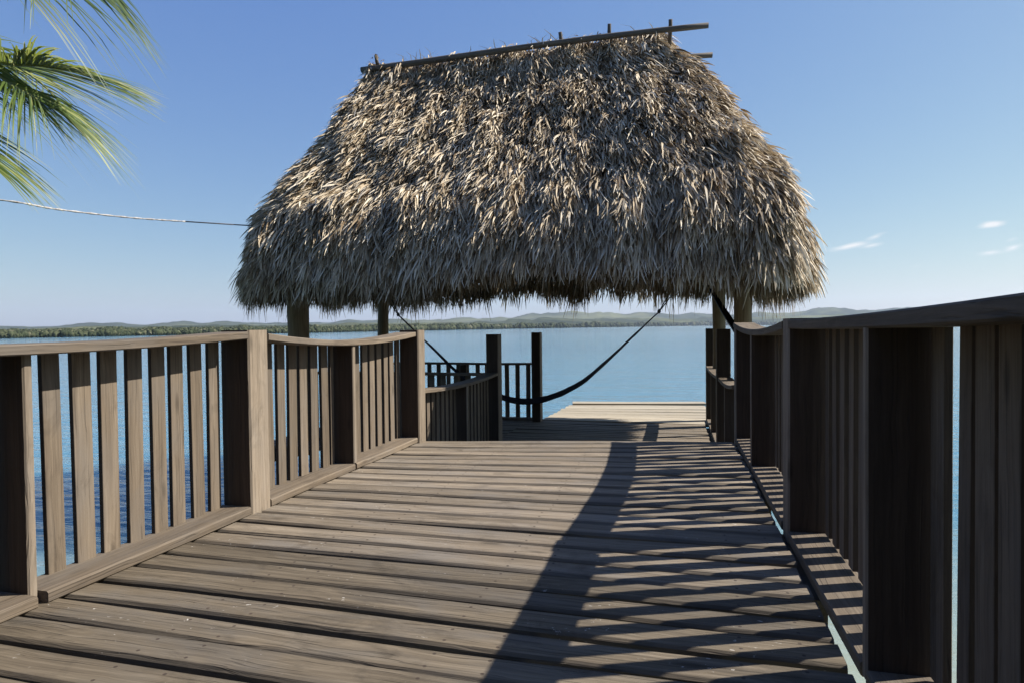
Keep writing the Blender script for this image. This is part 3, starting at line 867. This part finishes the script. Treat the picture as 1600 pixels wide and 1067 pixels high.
# ------------------------------------------------------------------ hammocks and rope
def cloth_mat(name, c1, c2):
    t = NT(name)
    tc = t.node('ShaderNodeTexCoord')
    n = t.noise(t.vmul(tc.outputs['Object'], (25, 25, 25)), 1.0, 4, .6)
    t.l.new(t.ramp(n, [(.35, c1), (.65, c2)]), t.bsdf.inputs['Base Color']); t.bsdf.inputs['Roughness'].default_value = .9
    return t.m
M['hammock'] = cloth_mat('navy_hammock_cloth', (.012, .013, .022), (.03, .032, .05))
M['cord'] = cloth_mat('dark_hammock_cord', (.03, .028, .026), (.06, .055, .05))
M['rope'] = cloth_mat('pale_twisted_rope', (.22, .2, .19), (.5, .48, .46))
M['cable'] = cloth_mat('grey_cable', (.1, .09, .09), (.2, .18, .18))

def spline(pts, n):
    pts = [Vector(p) for p in pts]
    P = [pts[0] * 2 - pts[1]] + pts + [pts[-1] * 2 - pts[-2]]
    out = []
    m = len(pts) - 1
    for i in range(n + 1):
        u = i / n * m; k = min(int(u), m - 1); t_ = u - k
        a, b, c, d = P[k], P[k + 1], P[k + 2], P[k + 3]
        out.append(.5 * ((2 * b) + (c - a) * t_ + (2 * a - 5 * b + 4 * c - d) * t_ ** 2 + (3 * b - a - 3 * c + d) * t_ ** 3))
    return out
def hammock(label, body, ropeA, ropeB, wid, seed):
    o = empty('hammock', body[0], label=label, cat='hammock', group='hammocks under the palapa')
    c = spline(body, 40)
    vs, fs = [], []
    nn = 9
    rg = random.Random(seed)
    for i, p in enumerate(c):
        u = i / 40
        w = wid * math.sin(math.pi * min(1, max(0, u))) ** 1.3 + .012
        tdir = (c[min(i + 1, 40)] - c[max(i - 1, 0)]).normalized()
        sd = tdir.cross(Vector((0, 0, 1))).normalized()
        for layer in (1, -1):
            rng_ = range(nn) if layer == 1 else range(nn - 1, -1, -1)
            for j in rng_:
                a = (j / (nn - 1) - .5) * 2
                # folded sling: edges gathered up into a narrow U
                q = p + sd * (a * w * .45) + Vector((0, 0, w * .9 * abs(a) ** 1.5 - w * .55 + layer * .006 + rg.uniform(-.004, .004)))
                vs.append(q - Vector(body[0]))
    m = nn * 2
    for i in range(40):
        for j in range(m):
            a = i * m + j; b = i * m + (j + 1) % m
            fs.append((a, b, b + m, a + m))
    fs.append(tuple(range(m))[::-1]); fs.append(tuple(range(40 * m, 41 * m)))
    mesh_obj('sling', vs, fs, M['hammock'], o, True)
    for (q0, q1) in ((body[0], ropeA), (body[-1], ropeB)):
        for dx in (-.012, .012):
            d = Vector((dx, dx, 0))
            tube('cord', [Vector(q0) + d * .3, (Vector(q0) + Vector(q1)) / 2 + d * 2, Vector(q1) + d * 1.5], .008, M['cord'], o, n=6)
        tube('knot', [Vector(q0) - Vector((0, 0, .03)), Vector(q0), Vector(q0) + Vector((0, 0, .035))], [.012, .028, .012], M['cord'], o, n=7)
    return o
hammock('dark folded hammock sagging across the platform in front of the lake',
        [(-4.525, 9.5, 1.223), (-3.95, 9.5, .70), (-3.40, 9.5, .22), (-2.72, 9.5, -.095), (-2.182, 9.5, -.107), (-1.616, 9.5, .117), (-1.218, 9.5, .428), (-.802, 9.5, .815), (-.386, 9.5, 1.205)],
        (-4.93, 9.75, 1.72), (-.02, 9.52, 1.75), .078, 1)
hammock('dark gathered hammock hanging at the right post of the palapa',
        [(.19, 9.65, 1.72), (.333, 9.0, 1.43), (.47, 8.4, 1.12), (.563, 8.0, .93), (.62, 7.75, .83), (.60, 7.62, .95)], (.12, 9.85, 1.98), (.60, 7.56, 1.25), .075, 2)

# ------------------------------------------------------------------ coconut palm, mostly out of frame on the left
t = NT('palm_leaflet')
at = t.node('ShaderNodeAttribute', attribute_name='rnd')
c = t.ramp(at.outputs['Fac'], [(0, (.030, .058, .013)), (.4, (.082, .128, .026)), (.7, (.19, .23, .06)), (1, (.44, .41, .19))])
t.l.new(c, t.bsdf.inputs['Base Color']); t.bsdf.inputs['Roughness'].default_value = .42
tr_ = t.node('ShaderNodeBsdfTranslucent'); t.l.new(t.mix(.5, c, (.22, .25, .03)), tr_.inputs[0])
mx = t.node('ShaderNodeMixShader'); mx.inputs[0].default_value = .38
t.l.new(t.bsdf.outputs[0], mx.inputs[1]); t.l.new(tr_.outputs[0], mx.inputs[2]); t.l.new(mx.outputs[0], t.out.inputs['Surface'])
M['leaf'] = t.m
t = NT('palm_rachis')
t.bsdf.inputs['Base Color'].default_value = (.20, .21, .06, 1); t.bsdf.inputs['Roughness'].default_value = .5
M['rachis'] = t.m
t = NT('palm_bark')
tc = t.node('ShaderNodeTexCoord')
nn = t.noise(t.vmul(tc.outputs['Object'], (4, 4, 22)), 1.0, 5, .6)
t.l.new(t.ramp(nn, [(.35, (.09, .075, .06)), (.65, (.24, .21, .175))]), t.bsdf.inputs['Base Color']); t.bsdf.inputs['Roughness'].default_value = .95
t.l.new(t.bump(nn, .6, .02), t.bsdf.inputs['Normal'])
M['bark'] = t.m

TR = Vector((-8.3, 4.4, -1.6))
CR = Vector((-7.9, 4.1, 3.75))
palm = empty('palm_tree', TR, label='green coconut palm fronds reaching in at the upper left', cat='palm tree')
tube('trunk', [TR.lerp(CR, u) + Vector((-.25 * math.sin(u * 3.1), 0, 0)) for u in [i / 18 for i in range(19)]],
     [.17 * (1 - .35 * i / 18) * (1.06 if i % 2 else .97) for i in range(19)], M['bark'], palm, n=12)
def frond(ctrl, ll, seed, npair=70, tip_fan=1.0, hang=.8, yellow=0.0, start=.12, fwd0=.35, wmul=1.0):
    rg = np.random.default_rng(seed)
    c = spline(ctrl, 50)
    L = len(c) - 1
    fo = tube('frond', c, [.028 * (1 - .85 * i / L) + .003 for i in range(L + 1)], M['rachis'], palm, n=6)
    Vv, Fv, Av = [], [], []
    for i in range(npair):
        u = start + (1 - start) * (i + rg.uniform(0, .6)) / npair
        k = min(int(u * L), L - 1); fr_ = u * L - k
        p = np.array(c[k].lerp(c[k + 1], fr_)); tg = np.array((c[k + 1] - c[max(k - 1, 0)]).normalized())
        sd = np.cross(tg, [0, 0, 1.0]); sd /= np.linalg.norm(sd) + 1e-9
        upv = np.cross(sd, tg)
        lenf = ll * (.45 + .75 * math.sin(math.pi * min(1, .15 + .8 * u))) * rg.uniform(.88, 1.1)
        fwd = fwd0 + 1.5 * u ** 3 * tip_fan
        for sgn in (-1, 1):
            d = sd * sgn * rg.uniform(.8, 1.1) + tg * (fwd + rg.normal(0, .08)) + upv * rg.normal(.22, .08)
            d /= np.linalg.norm(d)
            w = rg.uniform(.022, .034) * (1 - .35 * u) * wmul
            wd = np.cross(d, upv); wd /= np.linalg.norm(wd) + 1e-9
            wd = wd * .8 + upv * .5 * sgn
            b = len(Vv) * 1
            hg = hang * rg.uniform(.7, 1.3)
            ns = 5
            col0 = len(Vv)
            r0 = float(np.clip(rg.normal(.42 + yellow, .2), 0, 1))
            for q in range(ns + 1):
                v = q / ns
                x = p + d * lenf * v + np.array([0, 0, -1.0]) * hg * lenf * v * v * .75
                ww = w * (1 - v ** 2.0 * .94)
                Vv += [x - wd * ww / 2, x + wd * ww / 2]
                Av += [min(1, r0 + .3 * v ** 3)] * 2
            for q in range(ns):
                e = col0 + 2 * q
                Fv.append((e, e + 1, e + 3, e + 2))
    lf = np_mesh('leaflets', np.array(Vv) - np.array(TR), np.array(Fv), M['leaf'], None, attr=np.array(Av))
    lf.parent = fo
    tag(lf, kind='stuff')
    return fo
Q = Vector((0, 0, 1))
# in view
frond([CR, (-6.96, 4.25, 3.67), (-5.86, 4.30, 3.39), (-5.42, 4.32, 3.32), (-4.98, 4.36, 3.22)], .92, 1, npair=105, hang=.32, tip_fan=.5, yellow=.12, fwd0=1.1, wmul=1.05)
frond([CR, (-6.78, 3.90, 3.44), (-5.77, 3.92, 3.13), (-5.33, 3.95, 3.02), (-5.00, 3.95, 2.86)], .92, 2, npair=110, hang=.80, yellow=-.02, fwd0=.25, wmul=1.05)
frond([CR, (-5.86, 3.4, 4.17), (-4.42, 3.1, 3.47), (-3.80, 3.0, 3.27), (-3.40, 2.95, 3.12)], .70, 3, npair=64, hang=.95, yellow=-.38, fwd0=.6, wmul=1.05)
frond([CR, (-6.59, 3.7, 3.13), (-5.85, 3.65, 2.80), (-5.40, 3.62, 2.52), (-5.15, 3.6, 2.33)], .72, 4, npair=60, hang=.45, yellow=.12, fwd0=.8, wmul=.8)
frond([CR, (-6.9, 4.0, 3.80), (-6.1, 4.05, 3.55), (-5.45, 4.1, 3.05)], .80, 5, npair=70, hang=.70, yellow=.0, fwd0=.4, wmul=.9)
# the rest of the crown
for i, (dx, dy, dz) in enumerate(((-2.6, 1.4, -.4), (-2.2, -1.6, .2), (.2, -2.6, -.2), (-.4, 2.8, .4), (-1.4, 2.2, -1.0), (-2.9, -.2, -.9), (.8, -1.9, 1.3), (-.6, .5, 2.4))):
    frond([CR, CR + Vector((dx * .35, dy * .35, .5 + dz * .2)), CR + Vector((dx * .75, dy * .75, .45 + dz * .6)), CR + Vector((dx * 1.15, dy * 1.15, -.25 + dz))], .55, 10 + i, npair=40, hang=.6)

# rope from the palm to the roof
rp = empty('rope', (-7.95, 3.2, 2.28), label='pale twisted rope strung from the palm to the thatched roof', cat='rope')
pts = spline([(-8.1, 4.3, 2.5), (-6.455, 4.7, 2.292), (-6.35, 5.2, 2.282), (-6.112, 5.85, 2.29), (-5.88, 6.45, 2.325)], 60)
tube('strand', pts, [.0095 + .003 * math.sin(i * 1.9) for i in range(61)], M['rope'], rp, n=6)
tube('cable_end', [(-5.88, 6.45, 2.325), (-5.5, 6.85, 2.328), (-5.2, 7.2, 2.335)], .008, M['cable'], rp, n=6)

# ------------------------------------------------------------------ air
hz = NT('lake_haze')
hz.n.remove(hz.bsdf)
pv = hz.node('ShaderNodeVolumePrincipled')
pv.inputs['Color'].default_value = (.70, .82, 1.0, 1)
pv.inputs['Density'].default_value = 8.5e-5
pv.inputs['Anisotropy'].default_value = 0.2
hz.l.new(pv.outputs[0], hz.out.inputs['Volume'])
b = 6800
vs = [(x, y_, z_) for x in (-b, b) for y_ in (-b, b) for z_ in (-5.0, 260.0)]
haze = mesh_obj('haze', vs, [(0, 1, 3, 2), (4, 6, 7, 5), (0, 4, 5, 1), (2, 3, 7, 6), (0, 2, 6, 4), (1, 5, 7, 3)], hz.m)
tag(haze, 'thin pale haze over the lake', 'haze', kind='stuff')
